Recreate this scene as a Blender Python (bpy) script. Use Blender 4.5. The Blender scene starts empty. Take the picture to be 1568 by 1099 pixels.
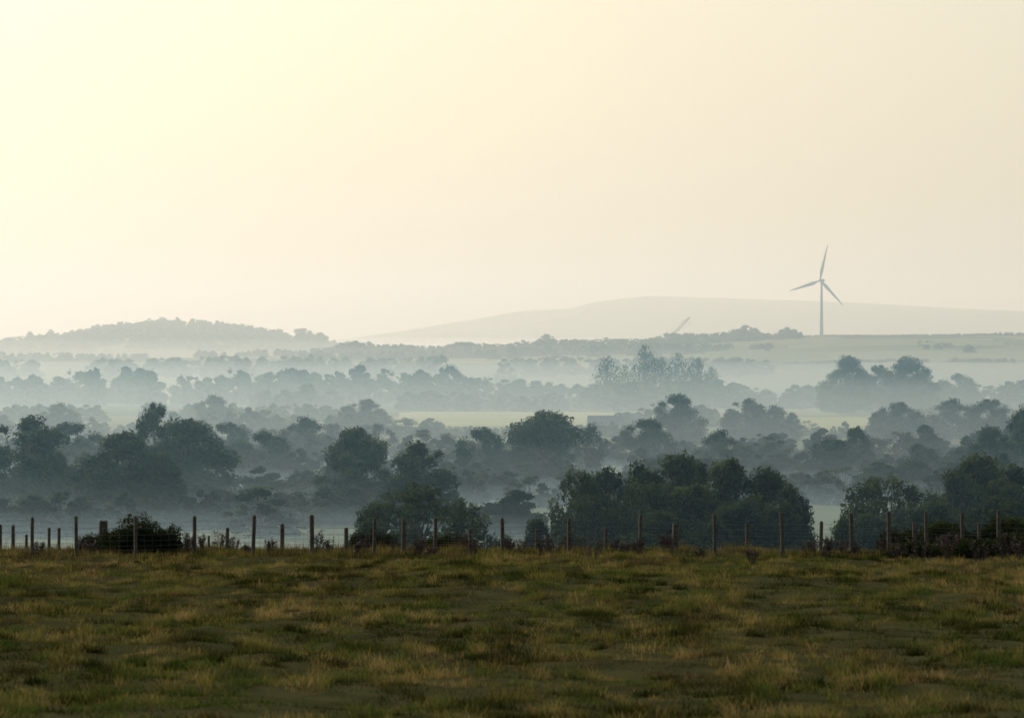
import bpy, bmesh, math
import numpy as np
from mathutils import Vector
R = np.random.default_rng(7)
F = 6533.0           # surveying constant: one metre at 6533 m
scene = bpy.context.scene
scene.view_settings.view_transform = 'Standard'
scene.view_settings.look = 'None'
scene.view_settings.exposure = 0

# ------------------------------------------------------------------ helpers
def vnoise(x, y, seed=0, n=256):
    g = np.random.default_rng(seed).random((n, n))
    xi = np.floor(x).astype(int); yi = np.floor(y).astype(int)
    fx = x - xi; fy = y - yi
    fx = fx*fx*(3-2*fx); fy = fy*fy*(3-2*fy)
    a = g[xi % n, yi % n]; b = g[(xi+1) % n, yi % n]
    c = g[xi % n, (yi+1) % n]; d = g[(xi+1) % n, (yi+1) % n]
    return (a*(1-fx)+b*fx)*(1-fy) + (c*(1-fx)+d*fx)*fy

def mesh_obj(name, V, T, mats, mi=None, tone=None, smooth=False, parent=None, hue=None):
    me = bpy.data.meshes.new(name)
    V = np.asarray(V, dtype=np.float32); T = np.asarray(T, dtype=np.int32)
    me.vertices.add(len(V)); me.vertices.foreach_set('co', V.ravel())
    k = T.shape[1]
    me.loops.add(T.size); me.loops.foreach_set('vertex_index', T.ravel())
    me.polygons.add(len(T)); me.polygons.foreach_set('loop_start', np.arange(0, T.size, k, dtype=np.int32))
    for m in mats: me.materials.append(m)
    if mi is not None: me.polygons.foreach_set('material_index', np.asarray(mi, dtype=np.int32))
    me.polygons.foreach_set('use_smooth', np.full(len(T), smooth))
    if tone is not None:
        a = me.attributes.new('tone', 'FLOAT', 'POINT'); a.data.foreach_set('value', np.asarray(tone, dtype=np.float32))
    if hue is not None:
        a = me.attributes.new('hue', 'FLOAT', 'POINT'); a.data.foreach_set('value', np.asarray(hue, dtype=np.float32))
    me.update(calc_edges=True)
    ob = bpy.data.objects.new(name, me); scene.collection.objects.link(ob)
    if parent: ob.parent = parent
    return ob

def smoothed(xs, pts, win):
    p = np.array(pts, float); z = np.interp(xs, p[:, 0], p[:, 1])
    k = np.ones(win)/win
    return np.convolve(np.pad(z, win//2, mode='edge'), k, 'same')[win//2:win//2+len(xs)]

# ------------------------------------------------------------------ terrain height
yy = np.arange(-100, 15000, 2.0)
prof = [(-100,-1.4),(0,-1.7),(30,-3.0),(60,-4.95),(100,-5.8),(150,-6.61),(163,-7.1),(200,-9.6),(300,-17.5),(420,-22.8),
        (520,-24),(1500,-24),(2200,-22.5),(2600,-21),(3000,-15),(3400,-8),(15000,-8)]
s1 = smoothed(yy, prof, 7); s2 = smoothed(yy, prof, 61)
w = np.clip((yy-170)/120, 0, 1); base = s1*(1-w)+s2*w
xx = np.arange(-9000, 9000, 4.0)
hE = smoothed(xx, [(-3000,0),(-480,2),(-149,12),(0,12),(47,16),(132,17),(206,23),(290,28),(480,28),(1500,20),(3000,5)], 11)
hF = smoothed(xx, [(-3000,5),(-1200,18),(-664,16),(-624,21),(-576,28),(-528,31),(-520,36),(-449,46),(-361,44),(-306,37),(-266,28),(-210,18),(-178,11),(-100,3),(0,-8),(3000,-8)], 9)
sc = 1.53
hG = smoothed(xx, [(-6000,20),(-2500,20),((300-784)*sc,38),((540-784)*sc,64),((640-784)*sc,87),((720-784)*sc,107),((800-784)*sc,129),
      ((880-784)*sc,135),((905-784)*sc,148),((990-784)*sc,164),((1100-784)*sc,158),((1300-784)*sc,148),((1450-784)*sc,135),
      ((1568-784)*sc,127),(2500,90),(6000,60)], 9)
def terrain(x, y):
    x = np.asarray(x, float); y = np.asarray(y, float)
    z = np.interp(y, yy, base)
    z = z + (np.interp(x, xx, hE)+8)*np.exp(-((y-4000)/620)**2)
    z = z + (np.interp(x, xx, hF)+8)*np.exp(-((y-5200)/420)**2)
    z = z + (np.interp(x, xx, hG)+8)*np.exp(-((y-10000)/1300)**2)
    near = np.clip((175-y)/15, 0, 1)
    z = z + near*((vnoise(x*.45+90, y*.3+70, 1)-.5)*.2 + (vnoise(x*1.1+90, y*.8+70, 2)-.5)*.18 + (vnoise(x*.07+90, y*.05+70, 4)-.5)*.25)
    far = np.clip((y-400)/300, 0, 1)
    z = z + far*(vnoise(x*.012+500, y*.008+50, 3)-.5)*1.2
    return z

# ------------------------------------------------------------------ materials
def newmat(name):
    m = bpy.data.materials.new(name); m.use_nodes = True
    nt = m.node_tree; nt.nodes.clear()
    return m, nt, nt.nodes.new('ShaderNodeOutputMaterial')
def ramp(nt, fac, stops):
    r = nt.nodes.new('ShaderNodeValToRGB')
    while len(r.color_ramp.elements) < len(stops): r.color_ramp.elements.new(.5)
    for e, (p, c) in zip(r.color_ramp.elements, stops): e.position = p; e.color = (*c, 1)
    nt.links.new(fac, r.inputs[0]); return r.outputs[0]
def noise(nt, scale, detail=4, vec=None, rough=.55):
    n = nt.nodes.new('ShaderNodeTexNoise'); n.inputs['Scale'].default_value = scale
    n.inputs['Detail'].default_value = detail; n.inputs['Roughness'].default_value = rough
    if vec is not None: nt.links.new(vec, n.inputs['Vector'])
    return n.outputs['Fac']
def pos(nt):
    return nt.nodes.new('ShaderNodeNewGeometry').outputs['Position']
def mapv(nt, vec, scale):
    m = nt.nodes.new('ShaderNodeMapping'); m.inputs['Scale'].default_value = scale
    nt.links.new(vec, m.inputs['Vector']); return m.outputs[0]
def mixc(nt, fac, a, b, mode='MIX'):
    m = nt.nodes.new('ShaderNodeMix'); m.data_type = 'RGBA'; m.blend_type = mode
    if isinstance(fac, float): m.inputs[0].default_value = fac
    else: nt.links.new(fac, m.inputs[0])
    for i, v in ((6, a), (7, b)):
        if isinstance(v, tuple): m.inputs[i].default_value = (*v, 1)
        else: nt.links.new(v, m.inputs[i])
    return m.outputs[2]
def foliage(nt, out, col, tr, tint=(1.3, 1.25, .5)):
    d = nt.nodes.new('ShaderNodeBsdfDiffuse'); t = nt.nodes.new('ShaderNodeBsdfTranslucent')
    nt.links.new(col, d.inputs[0]); nt.links.new(mixc(nt, 1.0, col, tint, 'MULTIPLY'), t.inputs[0])
    m = nt.nodes.new('ShaderNodeMixShader'); m.inputs[0].default_value = tr
    nt.links.new(d.outputs[0], m.inputs[1]); nt.links.new(t.outputs[0], m.inputs[2]); nt.links.new(m.outputs[0], out.inputs[0])
def attr(nt, name):
    a = nt.nodes.new('ShaderNodeAttribute'); a.attribute_name = name; return a.outputs['Fac']
def simple(name, c1, c2, scale, rough=.8, metal=0):
    m, nt, out = newmat(name)
    b = nt.nodes.new('ShaderNodeBsdfPrincipled'); b.inputs['Roughness'].default_value = rough; b.inputs['Metallic'].default_value = metal
    nt.links.new(ramp(nt, noise(nt, scale, vec=pos(nt)), [(.3, c1), (.7, c2)]), b.inputs['Base Color'])
    nt.links.new(b.outputs[0], out.inputs[0]); return m

M_leaf, nt, out = newmat('leaves')
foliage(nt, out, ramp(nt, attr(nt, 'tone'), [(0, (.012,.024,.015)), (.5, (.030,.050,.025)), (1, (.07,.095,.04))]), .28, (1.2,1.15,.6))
M_bark = simple('bark', (.04,.03,.022), (.08,.065,.05), 3)
M_grass, nt, out = newmat('grass_blades')
c = ramp(nt, attr(nt, 'hue'), [(0, (.06,.098,.025)), (.35, (.135,.148,.045)), (.65, (.23,.19,.075)), (1, (.38,.28,.15))])
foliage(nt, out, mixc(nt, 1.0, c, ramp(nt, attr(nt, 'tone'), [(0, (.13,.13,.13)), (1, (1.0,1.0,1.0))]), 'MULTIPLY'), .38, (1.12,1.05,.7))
M_soil, nt, out = newmat('field_ground')
b = nt.nodes.new('ShaderNodeBsdfDiffuse')
nt.links.new(ramp(nt, noise(nt, .8, 8, pos(nt)), [(.3, (.034,.036,.015)), (.6, (.07,.064,.028)), (.8, (.055,.068,.022))]), b.inputs[0])
nt.links.new(b.outputs[0], out.inputs[0])
M_past, nt, out = newmat('pasture')
b = nt.nodes.new('ShaderNodeBsdfDiffuse'); p = pos(nt)
v = nt.nodes.new('ShaderNodeTexVoronoi'); v.inputs['Scale'].default_value = 1.0
nt.links.new(mapv(nt, p, (.006, .0035, 0)), v.inputs['Vector'])
sep = nt.nodes.new('ShaderNodeSeparateColor'); nt.links.new(v.outputs['Color'], sep.inputs[0])
fc = ramp(nt, sep.outputs[0], [(0, (.08,.10,.05)), (.35, (.13,.15,.07)), (.65, (.22,.23,.11)), (1, (.13,.14,.08))])
nt.links.new(mixc(nt, .35, fc, ramp(nt, noise(nt, .05, 6, p), [(.3, (.4,.4,.4)), (.7, (1,1,1))]), 'MULTIPLY'), b.inputs[0])
nt.links.new(b.outputs[0], out.inputs[0])
M_mead, nt, out = newmat('mown_meadow')
b = nt.nodes.new('ShaderNodeBsdfDiffuse')
nt.links.new(ramp(nt, noise(nt, .02, 6, pos(nt)), [(.3, (.26,.28,.12)), (.7, (.36,.37,.17))]), b.inputs[0])
nt.links.new(b.outputs[0], out.inputs[0])
M_mead2, nt, out = newmat('hill_pasture')
b = nt.nodes.new('ShaderNodeBsdfDiffuse')
nt.links.new(ramp(nt, noise(nt, .02, 6, pos(nt)), [(.3, (.17,.18,.10)), (.7, (.25,.26,.13))]), b.inputs[0])
nt.links.new(b.outputs[0], out.inputs[0])
M_wood = simple('weathered_wood', (.03,.024,.018), (.10,.075,.052), 9)
M_wire = simple('galvanised_wire', (.08,.08,.08), (.16,.155,.15), 5, .5, .5)
M_white = simple('turbine_paint', (.22,.25,.28), (.27,.30,.33), .05, .5)
M_steel = simple('crane_steel', (.08,.065,.045), (.13,.10,.06), .5, .6)
M_stone = simple('stone_wall', (.22,.2,.17), (.35,.32,.27), 1.2)
M_slate = simple('slate_roof', (.09,.10,.115), (.15,.16,.18), 2, .5)
M_glass = simple('dark_glass', (.02,.025,.03), (.04,.045,.05), 1, .2)

# ------------------------------------------------------------------ terrain sheet
rows = np.concatenate([np.arange(-80, 50, 5), np.arange(50, 172, .6), np.arange(172, 600, 5), np.arange(600, 4500, 25),
                       np.arange(4500, 7000, 60), np.arange(7000, 14500, 150)])
NC = 321; u = np.linspace(-1, 1, NC)
Y = np.repeat(rows[:, None], NC, 1); X = u[None, :]*(70+.35*np.maximum(Y, 0))
Z = terrain(X, Y)
V = np.stack([X, Y, Z], -1).reshape(-1, 3)
i = np.arange(len(rows)-1)[:, None]*NC + np.arange(NC-1)[None, :]
Q = np.stack([i, i+1, i+1+NC, i+NC], -1).reshape(-1, 4)
mi = (np.repeat(rows[:-1, None], NC-1, 1) > 166).astype(int)
xc = X[:-1, :-1]; yc = Y[:-1, :-1]
for (x0, x1, y0, y1, sk, k) in [(-55,45,1640,2120,.06,2),(110,160,1560,1900,.1,2),(250,900,3380,3520,.12,3),(230,420,3600,3760,-.1,3),(440,900,3640,3900,.08,3),(-420,-200,1700,1950,.1,3),(-100,120,3500,3640,.1,3)]:
    yo = yc+sk*(xc-x0); mi[(xc > x0) & (xc < x1) & (yo > y0) & (yo < y1)] = k
mesh_obj('ground', V, Q, [M_soil, M_past, M_mead, M_mead2], mi.ravel(), smooth=True)

# ------------------------------------------------------------------ grass
def grass_mesh(name, x, y, h, wd, hue, tone, seed, spread=.45):
    r = np.random.default_rng(seed); n = len(x)
    z = terrain(x, y) - .01
    a = r.random(n)*6.283; lx = r.normal(0, spread, n)*h; ly = r.normal(0, spread, n)*h
    dx = np.cos(a)*wd*.5; dy = np.sin(a)*wd*.5
    V = np.empty((n, 3, 3)); V[:, 0] = np.stack([x-dx, y-dy, z], -1); V[:, 1] = np.stack([x+dx, y+dy, z], -1)
    V[:, 2] = np.stack([x+lx, y+ly, z+h], -1)
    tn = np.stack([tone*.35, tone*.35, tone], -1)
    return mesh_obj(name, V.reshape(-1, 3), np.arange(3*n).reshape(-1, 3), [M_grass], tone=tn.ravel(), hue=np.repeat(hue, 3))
n = 1400000
r = np.random.default_rng(11)
y = 48 + (166-48)*r.random(n)**.85; x = (r.random(n)*2-1)*(10+.16*y)
tus = vnoise(x*1.6+300, y*.5+40, 21)*.5 + vnoise(x*4.2+300, y*1.6+40, 22)*.5
big = vnoise(x*.22+300, y*.07+40, 23)*.5+vnoise(x*.6+300, y*.17+40, 24)*.5
keep = r.random(n) < np.clip(.35+1.4*(tus-.35), .2, 1)
x, y, tus, big = x[keep], y[keep], tus[keep], big[keep]; n = len(x)
h = (.04+.52*np.clip(tus-.42, 0, 1)**1.15)*(.4+1.0*r.random(n))*(.8+.4*big)
hue = np.clip(.45+(big-.5)*.8+(vnoise(x*1.9+20, y*.7+20, 25)-.5)*.9+r.normal(0, .16, n), 0, 1)
tone = np.clip(.55+2.4*(tus-.5)+(vnoise(x*1.1+9, y*.28+9, 27)-.5)*1.9+r.normal(0, .15, n), 0, 1)
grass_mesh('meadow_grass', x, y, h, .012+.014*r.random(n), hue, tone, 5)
# rush tussocks: darker, taller clumps
nt_ = 1900; ty = 50+110*r.random(nt_)**.9; tx = (r.random(nt_)*2-1)*(8+.15*ty)
ok = vnoise(tx*.25+40, ty*.09+40, 28) > .42; tx, ty = tx[ok], ty[ok]; nt_ = len(tx)
kb = 120; sz = .08+.22*r.random(nt_)
x = np.repeat(tx, kb)+r.normal(0, 1, nt_*kb)*np.repeat(sz, kb); y = np.repeat(ty, kb)+r.normal(0, 1, nt_*kb)*np.repeat(sz, kb)*1.3
hh = np.repeat(.07+.13*r.random(nt_), kb)*(.5+.8*r.random(nt_*kb))
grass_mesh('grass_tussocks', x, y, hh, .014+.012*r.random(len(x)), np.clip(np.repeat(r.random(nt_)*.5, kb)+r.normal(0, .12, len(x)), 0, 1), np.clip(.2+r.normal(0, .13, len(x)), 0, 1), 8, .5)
# tall dry grass along the fence
n = 90000
x = (r.random(n)*2-1)*40; y = 147+r.random(n)*14
cl = vnoise(x*.5+60, y*.4+20, 31)*.5+vnoise(x*2+60, y+20, 32)*.5
keep = r.random(n) < np.clip((cl-.35)*2.6, .03, 1); x, y, cl = x[keep], y[keep], cl[keep]; n = len(x)
h = (.08+.7*np.clip(cl-.4, 0, 1))*(.4+r.random(n)); 
grass_mesh('dry_grass', x, y, h, .014+.012*r.random(n), np.clip(.7+r.normal(0, .2, n), 0, 1), np.clip(.45+r.normal(0, .25, n), 0, 1), 6, .3)

# ------------------------------------------------------------------ trees
bm = bmesh.new(); bmesh.ops.create_icosphere(bm, subdivisions=2, radius=1)
ICO_V = np.array([v.co[:] for v in bm.verts]); ICO_T = np.array([[v.index for v in f.verts] for f in bm.faces]); bm.free()
def tube(p0, p1, r0, r1, n=6):
    p0 = np.array(p0, float); p1 = np.array(p1, float); d = p1-p0; d /= np.linalg.norm(d)+1e-9
    a = np.cross(d, [0, 0, 1.]) if abs(d[2]) < .9 else np.cross(d, [1., 0, 0]); a /= np.linalg.norm(a); b = np.cross(d, a)
    t = np.linspace(0, 2*math.pi, n, endpoint=False)
    ring = np.cos(t)[:, None]*a+np.sin(t)[:, None]*b
    V = np.vstack([p0+ring*r0, p1+ring*r1]); T = []
    for k in range(n):
        j = (k+1) % n; T += [[k, j, n+j], [k, n+j, n+k]]
    return V, np.array(T)
class Acc:
    def __init__(s): s.V=[]; s.T=[]; s.m=[]; s.t=[]; s.n=0
    def add(s, V, T, m, tone):
        V = np.asarray(V, float); s.V.append(V); s.T.append(np.asarray(T)+s.n); s.n += len(V)
        s.m.append(np.full(len(T), m) if np.isscalar(m) else m); s.t.append(np.full(len(V), tone) if np.isscalar(tone) else tone)
    def get(s): return np.vstack(s.V), np.vstack(s.T), np.concatenate(s.m), np.concatenate(s.t)
def make_tree(seed, style, nl, nleaf, lsize, core, fat=1.):
    r = np.random.default_rng(seed); A = Acc(); H = 14.; W = 14.
    cb = {'oak': .06, 'umbrella': .55, 'poplar': .15, 'airy': .10, 'bush': 0.0, 'round': .08, 'mass': -.05}[style]
    tiltx, tilty = r.normal(0, .5, 2)
    L = []
    for k in range(nl):
        t = (k+.5)/nl
        t = np.clip(t + r.normal(0, .04), 0, 1)
        if style in ('oak', 'airy', 'round'): pr = (math.sin(math.pi*min(1, .26+.72*t**1.25)))**.55
        elif style == 'umbrella': pr = math.sqrt(max(0, 1-t**2.2))
        elif style == 'poplar': pr = (math.sin(math.pi*min(1, .15+.83*t)))**.8
        elif style == 'mass': pr = math.sqrt(max(0, 1-t**2.3))
        else: pr = math.sqrt(max(0, 1-t**2))
        rad = fat*{'poplar': .15, 'umbrella': .12, 'airy': .095, 'mass': .15}.get(style, .125)*W*(.65+.7*r.random())*(1.15-.45*t)
        an = k*2.39996+r.normal(0, .5); rr = max(0, pr*W/2-rad*.75)*(r.random()**.42)
        z = cb*H+(1-cb)*H*t - rad*.8*t + rad*.4*(1-t)
        L.append((math.cos(an)*rr+tiltx*t, math.sin(an)*rr+tilty*t, z, rad))
    if style in ('mass', 'oak', 'round'):       # low skirt of foliage down to the hedge line
        ns = 7 if style == 'mass' else 5
        for k in range(ns):
            an = 6.283*k/ns+r.normal(0, .2); rad = .15*W*(.8+.4*r.random())
            L.append((math.cos(an)*W*.31, math.sin(an)*W*.31, H*(.10+.12*r.random()), rad))
        nl = len(L)
    L = np.array(L)
    th = (max(cb, 0)+.3)*H
    A.add(*tube((0, 0, -.5), (tiltx*.3, tilty*.3, th*.5), .42, .32, 8), 1, .5)
    A.add(*tube((tiltx*.3, tilty*.3, th*.5), (tiltx*.6, tilty*.6, th), .32, .22, 8), 1, .5)
    if style != 'mass':
      for k in range(0, nl, 1 if core < .5 else 2):
        p = L[k]; s = (tiltx*.4, tilty*.4, min(th*.9, max(.8, p[2]*.55)))
        mid = (np.array(s)+p[:3])/2+np.array([0, 0, -.3])+r.normal(0, .25, 3)
        A.add(*tube(s, mid, .16, .10, 5), 1, .5); A.add(*tube(mid, p[:3], .10, .03, 5), 1, .5)
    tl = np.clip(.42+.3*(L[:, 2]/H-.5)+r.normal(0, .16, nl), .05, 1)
    if core > 0:
        for k in range(nl):
            d = 1+(vnoise(ICO_V[:, 0]*2+k*3+50, ICO_V[:, 1]*2+ICO_V[:, 2]*1.7+50, seed)-.5)*.7
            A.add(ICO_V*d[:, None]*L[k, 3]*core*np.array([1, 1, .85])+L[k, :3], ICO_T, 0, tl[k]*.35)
    wts = L[:, 3]**2; wts /= wts.sum(); idx = r.choice(nl, nleaf, p=wts)
    d = r.normal(size=(nleaf, 3)); d /= np.linalg.norm(d, axis=1)[:, None]
    sub = .72+.6*vnoise(d[:, 0]*2.7+idx*5.1+40, d[:, 1]*2.7+d[:, 2]*3.1+40, seed+1)
    C = L[idx, :3]+d*(L[idx, 3]*sub*(.55+.5*r.random(nleaf)**.6))[:, None]*np.array([1, 1, .85])
    C[:, 2] = np.maximum(C[:, 2], .1)
    s = lsize*(.5+r.random(nleaf))
    P = C[:, None, :]+r.normal(size=(nleaf, 3, 3))*.62*s[:, None, None]
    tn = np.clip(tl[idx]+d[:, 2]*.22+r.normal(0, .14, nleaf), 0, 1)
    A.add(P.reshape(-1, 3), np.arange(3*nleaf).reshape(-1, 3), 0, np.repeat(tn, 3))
    V, T, m, t = A.get()
    lv = V[T[m == 0].ravel()]
    V[:, 2] *= H/np.percentile(lv[:, 2], 99.7)
    ww = (np.percentile(lv[:, 0], 99)-np.percentile(lv[:, 0], 1)); V[:, :2] *= W/ww
    return V, T, m, t

protos = {}
def hash_(s): return sum(ord(ch)*(i+1) for i, ch in enumerate(s))
def register(key, n, *a):
    protos[key] = []
    for k in range(n):
        V, T, m, t = make_tree(hash_(key)+k, *a)
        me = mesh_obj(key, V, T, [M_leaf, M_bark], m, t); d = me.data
        bpy.data.objects.remove(me); protos[key].append(d)
register('oak', 5, 'oak', 44, 19000, .26, .56)
register('round', 3, 'round', 38, 15000, .26, .56)
register('airy', 3, 'airy', 56, 11000, .25, 0)
register('umbrella', 2, 'umbrella', 20, 7000, .28, .45)
register('poplar', 3, 'poplar', 40, 3000, .32, 0)
register('bush', 4, 'mass', 28, 10000, .28, .62, 1.1)
cnt = 0
NAMES = {'oak': 'oak_tree', 'round': 'ash_tree', 'airy': 'birch_tree', 'umbrella': 'pine_tree', 'poplar': 'poplar_tree', 'bush': 'hawthorn_bush'}
def place1(style, x, d, H, W):
    global cnt; cnt += 1
    me = protos[style][cnt % len(protos[style])]
    ob = bpy.data.objects.new(NAMES[style], me); scene.collection.objects.link(ob)
    ob.location = (x, d, float(terrain(x, d))); ob.scale = (W/14, W/14, H/14)
    ob.rotation_euler = (0, 0, (R.random()-.5)*.6 + (math.pi if R.random() < .5 else 0))
def place(style, px, top, wpx, d):
    x = (px-784)/F*d; g = float(terrain(x, d)); H = (560-top)/F*d-g; W = wpx/F*d
    if style == 'bush' and W > H*1.35:       # a thicket: several bushes side by side
        n = int(math.ceil(W/(H*1.0)))
        for k in range(n):
            xx_ = x+((k+.5)/n-.5)*W*.95; place1('bush', xx_, d+R.normal(0, 6), H*(.68+.34*R.random()), W/n*1.45)
    elif style in ('oak', 'round') and W > H*1.3:   # broad crown group: tall centre, lower shoulders
        place1(style, x+R.normal(0, .04)*W, d, H, H*1.1)
        place1('bush', x-W*.27, d+3, H*(.74+.12*R.random()), W*.5); place1('bush', x+W*.27, d-2, H*(.70+.15*R.random()), W*.5)
    else: place1(style, x, d, H, W)
for t in [('airy',885,722,90,425),('round',935,720,115,440),('round',985,714,110,448),('oak',1035,700,135,445),('oak',1075,712,120,452),('oak',1115,707,135,430),('oak',1165,722,130,435),('round',1205,745,75,428),
          ('airy',905,760,110,420),('airy',985,742,110,422),('oak',1060,745,150,420),('bush',1205,770,80,415),('bush',1140,770,150,410),('bush',1000,785,150,405),
          ('airy',640,744,175,405),('airy',585,768,100,400),('airy',708,766,100,395),('bush',655,788,190,390),('bush',560,798,80,385),
          ('bush',825,793,60,400),('bush',1285,795,70,390),('bush',770,822,60,380),('bush',870,815,60,380),
          ('airy',1355,732,150,450),('airy',1310,765,60,445),('airy',1395,745,90,455),('oak',1505,702,150,470),('round',1462,724,95,465),('oak',1560,718,120,450),
          ('bush',1340,790,130,430),('bush',1440,770,120,420),('bush',1530,765,150,400),
          ('bush',1450,800,130,250),('bush',1540,795,130,240),('bush',1380,815,80,250)]: place(*t)
for t in [('oak',195,664,185,650),('oak',38,642,145,690),('round',110,648,100,900),('oak',275,645,160,730),('round',240,619,75,740),('bush',30,735,160,620),
          ('bush',300,735,150,700),('oak',648,680,118,610),('round',540,692,112,670),('umbrella',543,655,85,676),('bush',590,740,180,640),('round',395,662,115,880),('airy',430,735,120,720),
          ('umbrella',838,630,105,850),('round',818,652,100,860),('round',735,656,75,870),('airy',905,650,48,900),('oak',988,643,90,980),('bush',780,700,190,820),
          ('round',1100,660,75,900),('bush',1160,672,110,880),('oak',1315,655,60,900),('bush',1270,672,90,860),('oak',1520,655,85,820),('round',1562,628,65,830),
          ('bush',1400,700,180,760),('bush',1200,712,170,780),('bush',930,715,150,740),('round',345,648,75,1000),('round',470,640,78,1050),('bush',500,700,100,760),
          ('bush',1450,680,120,850),('bush',1050,690,130,800),('bush',690,715,120,760),('bush',110,720,80,700),('bush',380,745,140,660),('bush',460,760,110,640)]: place(*t)
for t in [('oak',1035,605,78,1250),('oak',1140,612,85,1350),('round',1190,622,70,1350),('oak',1378,617,90,1300),('round',1455,612,75,1350),('round',1515,612,85,1320),
          ('oak',560,612,95,1500),('round',410,628,65,1500),('airy',620,640,60,1400),('round',90,618,80,1500),('round',330,606,60,1600),('round',660,640,50,1450),
          ('poplar',930,546,50,2200),('poplar',985,528,48,2200),('poplar',1040,542,54,2250),('poplar',1012,548,44,2230),('poplar',1070,548,44,2230),('poplar',958,560,44,2230),('poplar',1090,562,34,2230),
          ('oak',1293,547,80,2050),('oak',1392,549,80,2050),('round',1345,560,60,2080),('round',1465,573,55,2200),
          ('oak',835,512,40,3900),('oak',1145,498,46,3900),('oak',1207,501,30,3900),('oak',1120,505,40,3900),
          ('umbrella',463,503,30,4900),('umbrella',490,509,22,4900)]: place(*t)

LOW = [make_tree(900+k, 'mass', 13, 520, .62, .85, 1.3) for k in range(6)]+[make_tree(920, 'oak', 14, 600, .6, .75, 1.2), make_tree(921, 'round', 12, 600, .6, .7, 1.1)]
MID = [make_tree(950+k, 'mass', 18, 1700, .40, .75, 1.15) for k in range(5)]+[make_tree(960, 'oak', 24, 2400, .38, .62), make_tree(961, 'round', 20, 2200, .38, .6), make_tree(962, 'airy', 30, 1800, .38, 0)]
def add_low(A, pool, x, d, H, W):
    V, T, m, t = pool[R.integers(len(pool))]; a = R.random()*6.28
    c, s = math.cos(a), math.sin(a); P = V.copy()
    P[:, 0] = (V[:, 0]*c-V[:, 1]*s)*W/14; P[:, 1] = (V[:, 0]*s+V[:, 1]*c)*W/14; P[:, 2] = V[:, 2]*H/14
    P += [x, d, float(terrain(x, d))-.3]; A.add(P, T, m, t)
def row(name, pts, d, jit=3, pool=MID, hmin=2., dj=25, gap=0., sp=(.25, .35)):
    A = Acc(); p = np.array(pts, float); x0, x1 = (p[0, 0]-784)/F*d, (p[-1, 0]-784)/F*d; x = x0
    sd_ = int(R.integers(1000))
    while x < x1:
        px = 784+x*F/d; W = 5
        if gap == 0 or float(vnoise(np.array([px/60.+50]), np.array([3.3]), sd_)[0]) > gap:
            dd = d+R.normal(0, dj); px = 784+x*F/dd
            big_ = 2.8*jit if R.random() < .10 else 0       # now and then a standard tree above the hedge
            top = np.interp(px, p[:, 0], p[:, 1])+abs(R.normal(0, jit))-big_ - 2.2*jit*(float(vnoise(np.array([px/45.+50]), np.array([7.3]), sd_)[0])-.5)*2
            H = max(hmin, (560-top)/F*dd-float(terrain(x, dd))+.5); W = max(4, min(14, H)*(.9+.7*R.random()))
            add_low(A, pool, x, dd, H, W)
        x += W*(sp[0]+sp[1]*R.random())
    if A.V:
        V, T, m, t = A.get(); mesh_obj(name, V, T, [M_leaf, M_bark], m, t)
TL = 'distant_trees'
row(TL, [(-200,758),(0,755),(100,750),(300,755),(540,760)], 640, 5, gap=.3)
row(TL, [(690,770),(900,765),(1100,770),(1250,780),(1700,750)], 600, 5, gap=.3)
row(TL, [(-200,722),(400,722),(700,730),(900,730),(1250,730),(1450,720),(1700,712)], 750, 6, gap=.2, dj=20)
row(TL, [(-200,698),(60,695),(350,690),(480,695),(700,690),(900,695),(1100,690),(1250,692),(1700,680)], 880, 5, gap=.25)
row(TL, [(-200,682),(300,678),(700,672),(880,675),(1000,672),(1200,665),(1290,668),(1450,660),(1700,652)], 1020, 4, gap=.25)
row(TL, [(-200,665),(60,662),(160,666),(300,655),(480,652),(600,658),(700,660)], 1180, 4, gap=.35)
row(TL, [(880,652),(1000,645),(1100,634),(1230,650),(1330,650),(1420,632),(1700,625)], 1420, 3, gap=.25)
row(TL, [(-250,645),(60,638),(180,645),(300,632),(470,636),(600,632)], 1500, 3, gap=.4)
row(TL, [(600,652),(700,655),(900,652),(1000,648)], 1415, 1, gap=0)
row(TL, [(-300,620),(200,618),(560,620)], 1800, 2.5, gap=.5, pool=LOW)
row(TL, [(940,636),(1000,622),(1220,630)], 1700, 2, gap=.3, pool=LOW)
row(TL, [(1340,625),(1500,618),(1700,615)], 1800, 2, gap=.35, pool=LOW)
row(TL, [(-300,580),(0,574),(50,577),(80,585),(95,567),(120,570),(215,560),(245,580),(270,573),(330,580),(345,565),(375,566),(385,575),(430,563),(475,565),(490,572),
         (560,566),(605,568),(620,580),(635,562),(690,568),(705,580),(760,580),(830,585),(870,592),(960,588)], 2400, 1.6, pool=LOW, dj=35)
row(TL, [(-300,602),(100,602),(250,600),(420,596),(600,596),(850,606),(1000,592)], 2200, 2.0, pool=LOW, dj=40, gap=.45)
row(TL, [(900,590),(960,585),(1090,578),(1120,588),(1190,596),(1230,590),(1260,585),(1450,583),(1500,592),(1580,585),(1800,585)], 2250, 1.6, pool=LOW, dj=35)
row(TL, [(-300,553),(100,550),(300,547),(500,545),(620,548),(700,545),(900,548),(1100,545),(1180,552)], 3200, 1.2, pool=LOW, dj=50, gap=.3)
row(TL, [(480,534),(545,524),(600,526),(680,530),(700,523),(770,526),(800,522),(870,519),(1000,517),(1020,511),(1060,510),(1130,507),(1165,509),(1190,511),(1225,514)], 3900, .8, pool=LOW, dj=30, hmin=6, sp=(.2,.22))
row(TL, [(440,542),(600,536),(780,535),(900,530),(1050,526),(1180,530)], 3650, 1.0, pool=LOW, dj=40, hmin=5, gap=.15)
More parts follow.
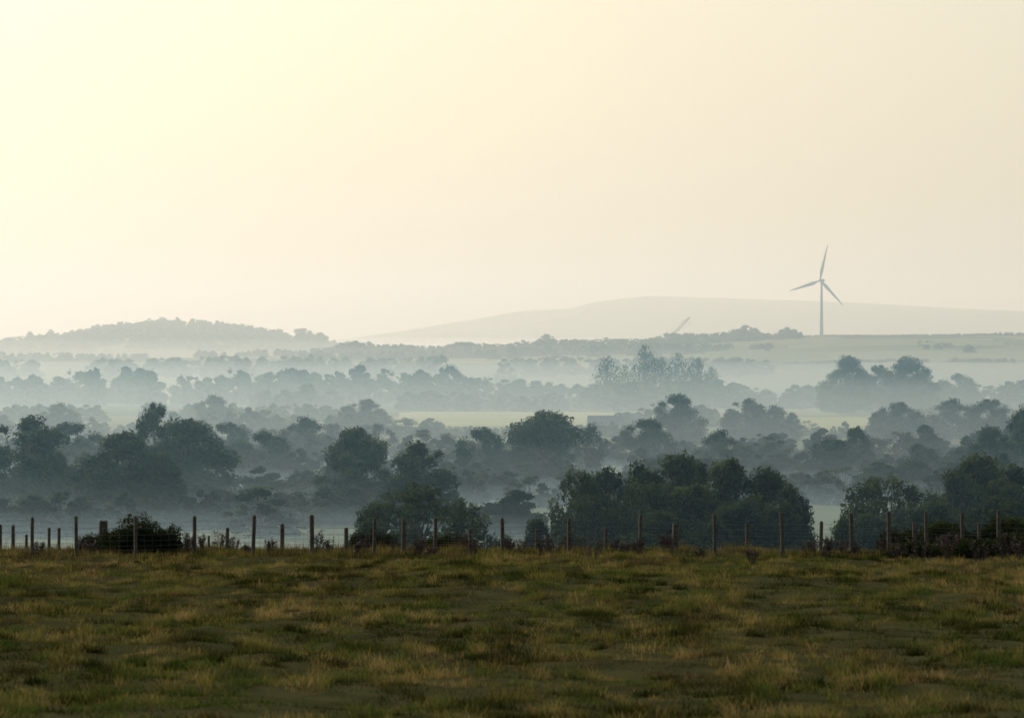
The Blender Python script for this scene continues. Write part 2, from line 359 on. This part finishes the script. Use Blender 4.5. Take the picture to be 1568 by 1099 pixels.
row(TL, [(1170,514),(1250,513.5),(1385,513),(1500,511),(1580,510),(1800,510)], 4000, .5, pool=LOW, dj=15, hmin=1.8, sp=(.2,.3))
row(TL, [(-300,541),(0,541),(300,538),(540,535),(640,535)], 3900, 1.0, pool=LOW, dj=60, gap=.2)
row(TL, [(1180,540),(1300,535),(1440,526),(1480,526),(1530,532),(1700,526)], 3600, 1.2, pool=LOW, dj=40, gap=.5)
row(TL, [(1150,560),(1300,552),(1568,548),(1700,545)], 3350, .6, pool=LOW, dj=8, hmin=2.5, gap=.2)
A = Acc()
for k in range(1200):
    d = 4820+R.random()*440; x = -1150+R.random()*1080
    add_low(A, LOW, x, d, 8+3.5*R.random()+(4 if R.random() < .10 else 0), 11+6*R.random())
V, T, m, t = A.get(); mesh_obj('woodland', V, T, [M_leaf, M_bark], m, t)

# bramble by the fence: low mound of arching canes and leaves
M_bram, nt, out = newmat('bramble_leaves')
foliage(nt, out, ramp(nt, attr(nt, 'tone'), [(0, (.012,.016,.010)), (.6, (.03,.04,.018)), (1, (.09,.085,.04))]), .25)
def bramble(px, d, H, W, seed):
    r = np.random.default_rng(seed); A = Acc(); nc = int(90*W)
    for k in range(nc):
        a = r.random()*6.28; rr = W*.5*math.sqrt(r.random())
        b = np.array([math.cos(a)*rr*.7, math.sin(a)*rr*.7, -.05])
        hh = H*(.3+.8*r.random())*(1.05-.8*(rr/(W*.5))**2.2)
        top = b+np.array([math.cos(a)*.15, math.sin(a)*.15, hh]); e = top+np.array([math.cos(a+r.normal(0,.8))*.4, math.sin(a)*.4, -hh*.45*r.random()+ .1])
        A.add(*tube(b, top, .008, .006, 3), 1, .5); A.add(*tube(top, e, .006, .003, 3), 1, .5)
        for (p, q, nn) in ((b, top, 70), (top, e, 45)):
            tt = r.random(nn)[:, None]; C = p*(1-tt)+q*tt+r.normal(0, .06, (nn, 3)); C[:, 2] = np.maximum(C[:, 2], 0)
            P = C[:, None, :]+r.normal(size=(nn, 3, 3))*.028
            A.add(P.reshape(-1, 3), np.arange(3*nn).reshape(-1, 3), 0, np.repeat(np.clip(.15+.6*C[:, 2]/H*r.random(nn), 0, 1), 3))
    V, T, m, t = A.get(); x = (px-784)/F*d; V += [x, d, float(terrain(x, d))]
    mesh_obj('bramble_bush', V, T, [M_bram, M_bark], m, t)
bramble(210, 152, 1.35, 1.4, 1); bramble(182, 153, .95, 1.1, 2); bramble(246, 152.5, 1.0, 1.3, 3); bramble(150, 156, .6, 1.0, 9)
bramble(1400, 146, .5, 1.6, 4); bramble(1490, 147, .55, 2.0, 5); bramble(1555, 148, .7, 1.4, 6); bramble(570, 165, .9, 1.6, 7); bramble(690, 166, .7, 1.8, 8)
bramble(1380, 158, .9, 1.5, 10); bramble(1450, 160, 1.1, 2.2, 11); bramble(1530, 160, 1.2, 2.0, 12)

M_weed = simple('dead_weed', (.03,.018,.014), (.08,.045,.034), 20)
def weed(px, d, H, W, seed):
    r = np.random.default_rng(seed); A = Acc()
    for k in range(13):
        a = r.random()*6.28; rr = W*.5*r.random()**.6; hh = H*(.45+.55*r.random())
        b = np.array([math.cos(a)*rr*.3, math.sin(a)*rr*.3, -.03]); e = np.array([math.cos(a)*rr, math.sin(a)*rr, hh])
        mid = (b+e)/2+r.normal(0, .02, 3); A.add(*tube(b, mid, .009, .007, 4), 0, .5); A.add(*tube(mid, e, .007, .004, 4), 0, .5)
        nn = 34; q = r.random(nn)[:, None]**.6; C = mid*(1-q)+e*q+r.normal(0, .035, (nn, 3))
        P = C[:, None, :]+r.normal(size=(nn, 3, 3))*.021; A.add(P.reshape(-1, 3), np.arange(3*nn).reshape(-1, 3), 0, .5)
    V, T, m, t = A.get(); x = (px-784)/F*d; V += [x, d, float(terrain(x, d))]
    mesh_obj('thistle_plant', V, T, [M_weed], m, t)
WL = [(848,146,.85,.9),(905,141,.95,.9),(723,146,.7,.5),(1073,144,.65,.5),(1152,138,.45,.45),(505,149,.6,.8),(635,150,.6,.8),
        (1375,142,.9,1.),(1410,140,.85,.9),(1450,144,.8,.9),(1500,139,.8,.9),(1540,139,1.1,.9),(1560,142,.9,.7),(980,147,.6,.5),(1265,142,.4,.4),(1350,148,.6,.6),(1475,150,.7,1.),(140,150,.6,.6),(290,150,.6,.5),(120,152,.5,.7),(795,151,.5,.6),(60,151,.45,.6),(1290,151,.6,.6),
        (955,147,.5,.5),(660,147,.45,.5),(830,149,.6,.6)]
for k in range(40): WL.append((R.random()*1568, 149+R.random()*7, .35+.45*R.random(), .3+.4*R.random()))
for k, (px, d, H, W) in enumerate(WL): weed(px, d, H, W, 200+k)

# ------------------------------------------------------------------ fences
def box(A, c, s, m=0):
    c = np.array(c, float); s = np.array(s, float)/2
    V = np.array([[i, j, k] for i in (-1, 1) for j in (-1, 1) for k in (-1, 1)])*s
    T = [[0,1,3],[0,3,2],[4,6,7],[4,7,5],[0,4,5],[0,5,1],[2,3,7],[2,7,6],[0,2,6],[0,6,4],[1,5,7],[1,7,3]]
    A.add(V+c, T, m, .5)
def fence(posts, d, slope, wires, hnet, vstep):
    A = Acc(); P = []
    for (px, top, thick) in posts:
        dd = d+slope*(px-784); x = (px-784)/F*dd; g = float(terrain(x, dd)); tz = (560-top)/F*dd
        lean = R.normal(0, .022); r0 = thick*.6
        A.add(*tube((x, dd, g-.3), (x+lean*(tz-g), dd+R.normal(0, .02), tz-.02), r0, r0*.92, 8), 0, .5)
        A.add(*tube((x+lean*(tz-g), dd, tz-.02), (x+lean*(tz-g)+.006, dd, tz+.015), r0*.92, r0*.35, 8), 0, .5)
        P.append((x, dd-.075, g, tz))
    P.sort()
    for a, b in zip(P[:-1], P[1:]):
        L = b[0]-a[0]
        for w in wires:
            n = 4
            for q in range(n):
                t0, t1 = q/n, (q+1)/n; sg = lambda t: -.03*4*t*(1-t)
                A.add(*tube((a[0]+L*t0, a[1]+(b[1]-a[1])*t0, a[2]+(b[2]-a[2])*t0+w+sg(t0)), (a[0]+L*t1, a[1]+(b[1]-a[1])*t1, a[2]+(b[2]-a[2])*t1+w+sg(t1)), .0048, .0048, 4), 1, .5)
        n = int(L/vstep)
        for q in range(1, n):
            t = q/n; x = a[0]+L*t; yv = a[1]+(b[1]-a[1])*t; g = a[2]+(b[2]-a[2])*t
            A.add(*tube((x, yv, g+.05), (x+R.normal(0, .01), yv, g+hnet), .0032, .0032, 4), 1, .5)
    V, T, m, t = A.get(); mesh_obj('post_and_wire_fence', V, T, [M_wood, M_wire], m, t)
tall = [(-130,790,.11),(-40,790,.11),(49,792,.11),(117,790,.11),(208,790,.11),(298,790,.12),(387,789,.12),(478,788,.14),(573,793,.11),(617,794,.11),(666,792,.12),(770,793,.12),(871,793,.12),
        (980,788,.12),(1095,786,.12),(1199,784,.12),(1305,785,.12),(1361,783,.12),(1419,783,.12),(1474,784,.12),(1529,781,.13),(1640,782,.12),(1750,782,.12)]
fence(tall, 150, .0, [.1,.25,.4,.58,.78,1.0,1.18], .8, .28)
short = [(-90,806,.12),(0,803,.12),(20,804,.12),(40,818,.1),(75,808,.1),(90,808,.1),(155,797,.2),(162,797,.14),(250,812,.1),(320,820,.08),(347,808,.12),(432,802,.14),(530,808,.14),(620,812,.1),(720,810,.12),(822,810,.11),
         (928,808,.12),(1034,802,.22),(1144,801,.12),(1256,798,.12),(1400,800,.12),(1500,800,.12),(1620,800,.12)]
fence(short, 157, .0, [.15,.35,.6,.85], .8, .4)

# ------------------------------------------------------------------ wind turbine
d = 4000.; s = d/F; x = (1258-784)*s; g = float(terrain(x, d)); hub = np.array([0, 0, (560-429.5)*s-g])
turb = bpy.data.objects.new('wind_turbine', None); scene.collection.objects.link(turb); turb.location = (x, d, g)
A = Acc(); hs = hub[2]-1.2
for k in range(6):
    z0, z1 = hs*k/6, hs*(k+1)/6; A.add(*tube((0, 0, z0), (0, 0, z1), 1.75-.85*k/6, 1.75-.85*(k+1)/6, 20), 0, .5)
V, T, m, t = A.get(); mesh_obj('tower', V, T, [M_white], m, t, True, turb)
yaw = math.radians(-33); rx = np.array([math.cos(yaw), math.sin(yaw), 0]); ax = np.array([math.sin(yaw), -math.cos(yaw), 0])
A = Acc()
for (a, b, r0, r1) in [(-5, -3.5, .6, 1.5), (-3.5, 1.5, 1.5, 1.5), (1.5, 2.2, 1.5, 1.2)]:
    A.add(*tube(hub+ax*a, hub+ax*b, r0, r1, 12), 0, .5)
V, T, m, t = A.get(); mesh_obj('nacelle', V, T, [M_white], m, t, True, turb)
A = Acc(); h0 = hub+ax*3.0
for (a, b, r0, r1) in [(2.2, 3.2, 1.3, 1.3), (3.2, 4.2, 1.3, .8), (4.2, 4.7, .8, .1)]:
    A.add(*tube(hub+ax*a, hub+ax*b, r0, r1, 12), 0, .5)
for kk in range(3):
    an = math.radians(14+120*kk); dr = rx*math.sin(an)+np.array([0, 0, math.cos(an)]); sd = rx*math.cos(an)-np.array([0, 0, math.sin(an)])
    prof_b = [(0, .7, .7), (3, .8, .7), (8, 1.7, .45), (15, 1.35, .3), (24, .9, .2), (31, .55, .12), (34.6, .15, .05)]
    rings = []
    for (rr, ch, th) in prof_b:
        c0 = h0+dr*rr+sd*(-.25*ch)
        rings.append(np.array([c0+sd*ch*q1+ax*th*q2 for q1, q2 in ((1, 0), (.35, 1), (-.6, .8), (-1, 0), (-.6, -.8), (.35, -1))]))
    V = np.vstack(rings); T = []
    for i_ in range(len(rings)-1):
        for j in range(6):
            a_, b_ = i_*6+j, i_*6+(j+1) % 6; T += [[a_, b_, b_+6], [a_, b_+6, a_+6]]
    A.add(V, T, 0, .5)
V, T, m, t = A.get(); mesh_obj('rotor', V, T, [M_white], m, t, False, turb)

# ------------------------------------------------------------------ crane
d = 3900.; s = d/F; x = (1016-784)*s; g = float(terrain(x, d)); A = Acc()
box(A, (x, d, g+.6), (5, 1, 1.2)); box(A, (x, d+3, g+.6), (5, 1, 1.2)); box(A, (x-1, d+1.5, g+2.4), (5.5, 2.8, 2.2)); box(A, (x+1.8, d+.2, g+2.5), (1.6, 1.2, 2.2))
p0 = np.array([x, d+1.5, g+2.5]); p1 = np.array([(1056-784)*s, d+1.5, (560-486)*s]); dv = p1-p0; Ln = np.linalg.norm(dv); dv /= Ln
nv = np.array([-dv[2], 0, dv[0]]); hv = np.array([0, 1., 0]); N = 16; wdt = .95
cor = [(a, b) for a in (-1, 1) for b in (-1, 1)]
def cp(i_, a, b):
    w_ = wdt*min(1, .3+i_*.35, .3+(N-i_)*.3); return p0+dv*Ln*i_/N+nv*a*w_+hv*b*w_
for i_ in range(N):
    for a, b in cor: A.add(*tube(cp(i_, a, b), cp(i_+1, a, b), .22, .22, 4), 0, .5)
    sg = 1 if i_ % 2 else -1
    for b in (-1, 1): A.add(*tube(cp(i_, -sg, b), cp(i_+1, sg, b), .16, .16, 4), 0, .5)
    for a in (-1, 1): A.add(*tube(cp(i_, a, -sg), cp(i_+1, a, sg), .16, .16, 4), 0, .5)
mast = p0+np.array([-5, 0, 7.]); A.add(*tube(p0+[-2, 0, 0], mast, .15, .15, 4), 0, .5); A.add(*tube(mast, p1, .06, .06, 4), 0, .5)
A.add(*tube(p1, p1-[0, 0, 6], .06, .06, 4), 0, .5); box(A, p1-np.array([0, 0, 6.4]), (.8, .6, .9))
V, T, m, t = A.get(); mesh_obj('crane', V, T, [M_steel], m, t)

# ------------------------------------------------------------------ farm houses
def house(px, pyr, wpx, d, names='stone_house'):
    s = d/F; x = (px-784)*s; g = float(terrain(x, d)); top = (560-pyr)*s-g; W = wpx*s; D = 7.
    e = bpy.data.objects.new(names, None); scene.collection.objects.link(e); e.location = (x, d, g)
    hw = top*.58; A = Acc(); box(A, (0, 0, hw/2-.3), (W, D, hw+.6))
    A.add(np.array([[-W/2, -D/2, hw], [-W/2, D/2, hw], [-W/2, 0, top-.2], [W/2, -D/2, hw], [W/2, D/2, hw], [W/2, 0, top-.2]]), [[0,2,1],[3,4,5]], 0, .5)
    V, T, m, t = A.get(); mesh_obj('walls', V, T, [M_stone], parent=e)
    A = Acc(); o = .4
    for sgn in (-1, 1):
        P = np.array([[-W/2-o, sgn*(D/2+o), hw-.25], [W/2+o, sgn*(D/2+o), hw-.25], [W/2+o, 0, top], [-W/2-o, 0, top]]); P2 = P-[0, 0, .18]
        A.add(np.vstack([P, P2]), [[0,1,2],[0,2,3],[4,6,5],[4,7,6],[0,4,5],[0,5,1],[0,3,7],[0,7,4],[1,5,6],[1,6,2]], 0, .5)
    V, T, m, t = A.get(); mesh_obj('roof', V, T, [M_slate], parent=e)
    A = Acc()
    for q in (-.34, -.12, .12, .34): box(A, (q*W, -D/2-.02, hw*.72), (.9, .1, 1.1))
    for q in (-.34, .34): box(A, (q*W, -D/2-.02, hw*.3), (1., .1, 1.1))
    V, T, m, t = A.get(); mesh_obj('windows', V, T, [M_glass], parent=e)
    A = Acc(); box(A, (0, -D/2-.03, 1.), (1., .12, 2.)); V, T, m, t = A.get(); mesh_obj('door', V, T, [M_wood], parent=e)
    A = Acc(); box(A, (W*.4, 0, top+.4), (.8, .8, 1.4)); V, T, m, t = A.get(); mesh_obj('chimney', V, T, [M_stone], parent=e)
house(926, 636, 50, 1450)
house(1460, 680, 45, 1080)

# ------------------------------------------------------------------ mist: bodies of scattering air lying in the valley, tops rising gently to the hills
def mist(name, y0, y1, zb, top, wob, dens, col, g=.5):
    NX, NY = 40, 70
    xs = np.linspace(-1, 1, NX+1); xs = np.sign(xs)*4500*np.abs(xs)**1.8; ys = y0+(y1-y0)*np.linspace(0, 1, NY+1)**1.6
    Xg, Yg = np.meshgrid(xs, ys); NV = (NX+1)*(NY+1); QT = []
    id_ = lambda i_, j: i_*(NX+1)+j
    for i_ in range(NY):
        for j in range(NX):
            a, b, c_, d_ = id_(i_, j), id_(i_, j+1), id_(i_+1, j+1), id_(i_+1, j)
            QT += [[a, b, c_, d_], [a+NV, d_+NV, c_+NV, b+NV]]
    for j in range(NX):
        a, b = id_(0, j), id_(0, j+1); QT.append([a, a+NV, b+NV, b]); a, b = id_(NY, j), id_(NY, j+1); QT.append([a, b, b+NV, a+NV])
    for i_ in range(NY):
        a, b = id_(i_, 0), id_(i_+1, 0); QT.append([a, b, b+NV, a+NV]); a, b = id_(i_, NX), id_(i_+1, NX); QT.append([a, a+NV, b+NV, b])
    A_ = np.interp(Yg, [t[0] for t in top], [t[1] for t in top])+wob*(vnoise(Xg/170+80, Yg/300+80, 71)-.5)*2
    V = np.vstack([np.stack([Xg, Yg, A_], -1).reshape(-1, 3), np.stack([Xg, Yg, np.full(Xg.shape, zb)], -1).reshape(-1, 3)])
    m, nt, out = newmat(name); v = nt.nodes.new('ShaderNodeVolumeScatter')
    v.inputs['Color'].default_value = (*col, 1); v.inputs['Density'].default_value = dens; v.inputs['Anisotropy'].default_value = g
    nt.links.new(v.outputs[0], out.inputs['Volume'])
    mesh_obj(name, V, QT, [m])
mist('haze', 250, 2600, -90, [(0,240),(14000,240)], 0, .00022, (.46,.76,1), .45)
mist('haze', 2601, 13500, -90, [(0,240),(14000,240)], 0, .00024, (1.0,1.0,.92), .45)
mist('mist', 400, 13400, -80, [(0,-25),(1000,-13.5),(5200,35),(6500,42),(14000,42)], .5, .00018, (.88,.97,.97))
mist('mist', 420, 5000, -70, [(0,-22),(1000,-13),(2400,-.5),(3000,3),(6000,3)], .5, .00028, (.64,.86,1))
mist('mist', 440, 1050, -60, [(0,-20),(700,-19.8),(1050,-21.5)], .8, .0017, (.52,.8,1))

# ------------------------------------------------------------------ light
AZ, EL = math.radians(-32), math.radians(20)
wd = bpy.data.worlds.new('World'); scene.world = wd; wd.use_nodes = True
nt = wd.node_tree; bg = nt.nodes['Background']
sky = nt.nodes.new('ShaderNodeTexSky'); sky.sky_type = 'NISHITA'; sky.sun_disc = False
sky.sun_elevation = EL; sky.sun_rotation = AZ; sky.air_density = 1.0; sky.dust_density = 4.0; sky.ozone_density = 1.0
def vmul(nt, a, k):
    v = nt.nodes.new('ShaderNodeVectorMath'); v.operation = 'MULTIPLY'; nt.links.new(a, v.inputs[0]); v.inputs[1].default_value = k; return v.outputs[0]
gm = nt.nodes.new('ShaderNodeGamma'); gm.inputs[1].default_value = .58
nt.links.new(vmul(nt, sky.outputs[0], (.1, .1, .1)), gm.inputs[0])
nt.links.new(vmul(nt, gm.outputs[0], (9.5, 9.5, 8.5)), bg.inputs[0]); bg.inputs[1].default_value = .1
sun = bpy.data.lights.new('sun', 'SUN'); sun.energy = 3.5; sun.angle = math.radians(.5); sun.color = (1, .92, .78)
so = bpy.data.objects.new('sun', sun); scene.collection.objects.link(so)
sd = Vector((math.sin(AZ)*math.cos(EL), math.cos(AZ)*math.cos(EL), math.sin(EL)))
so.rotation_euler = sd.to_track_quat('Z', 'Y').to_euler()

# ------------------------------------------------------------------ camera
cam = bpy.data.cameras.new('camera'); co = bpy.data.objects.new('camera', cam); scene.collection.objects.link(co)
cam.sensor_width = 36; cam.lens = 150; cam.clip_start = .5; cam.clip_end = 40000
cam.shift_y = (560-549.5)/1568
co.location = (0, 0, 0); co.rotation_euler = (math.pi/2, 0, 0)
cam.dof.use_dof = True; cam.dof.focus_distance = 350; cam.dof.aperture_fstop = 4.0
scene.camera = co
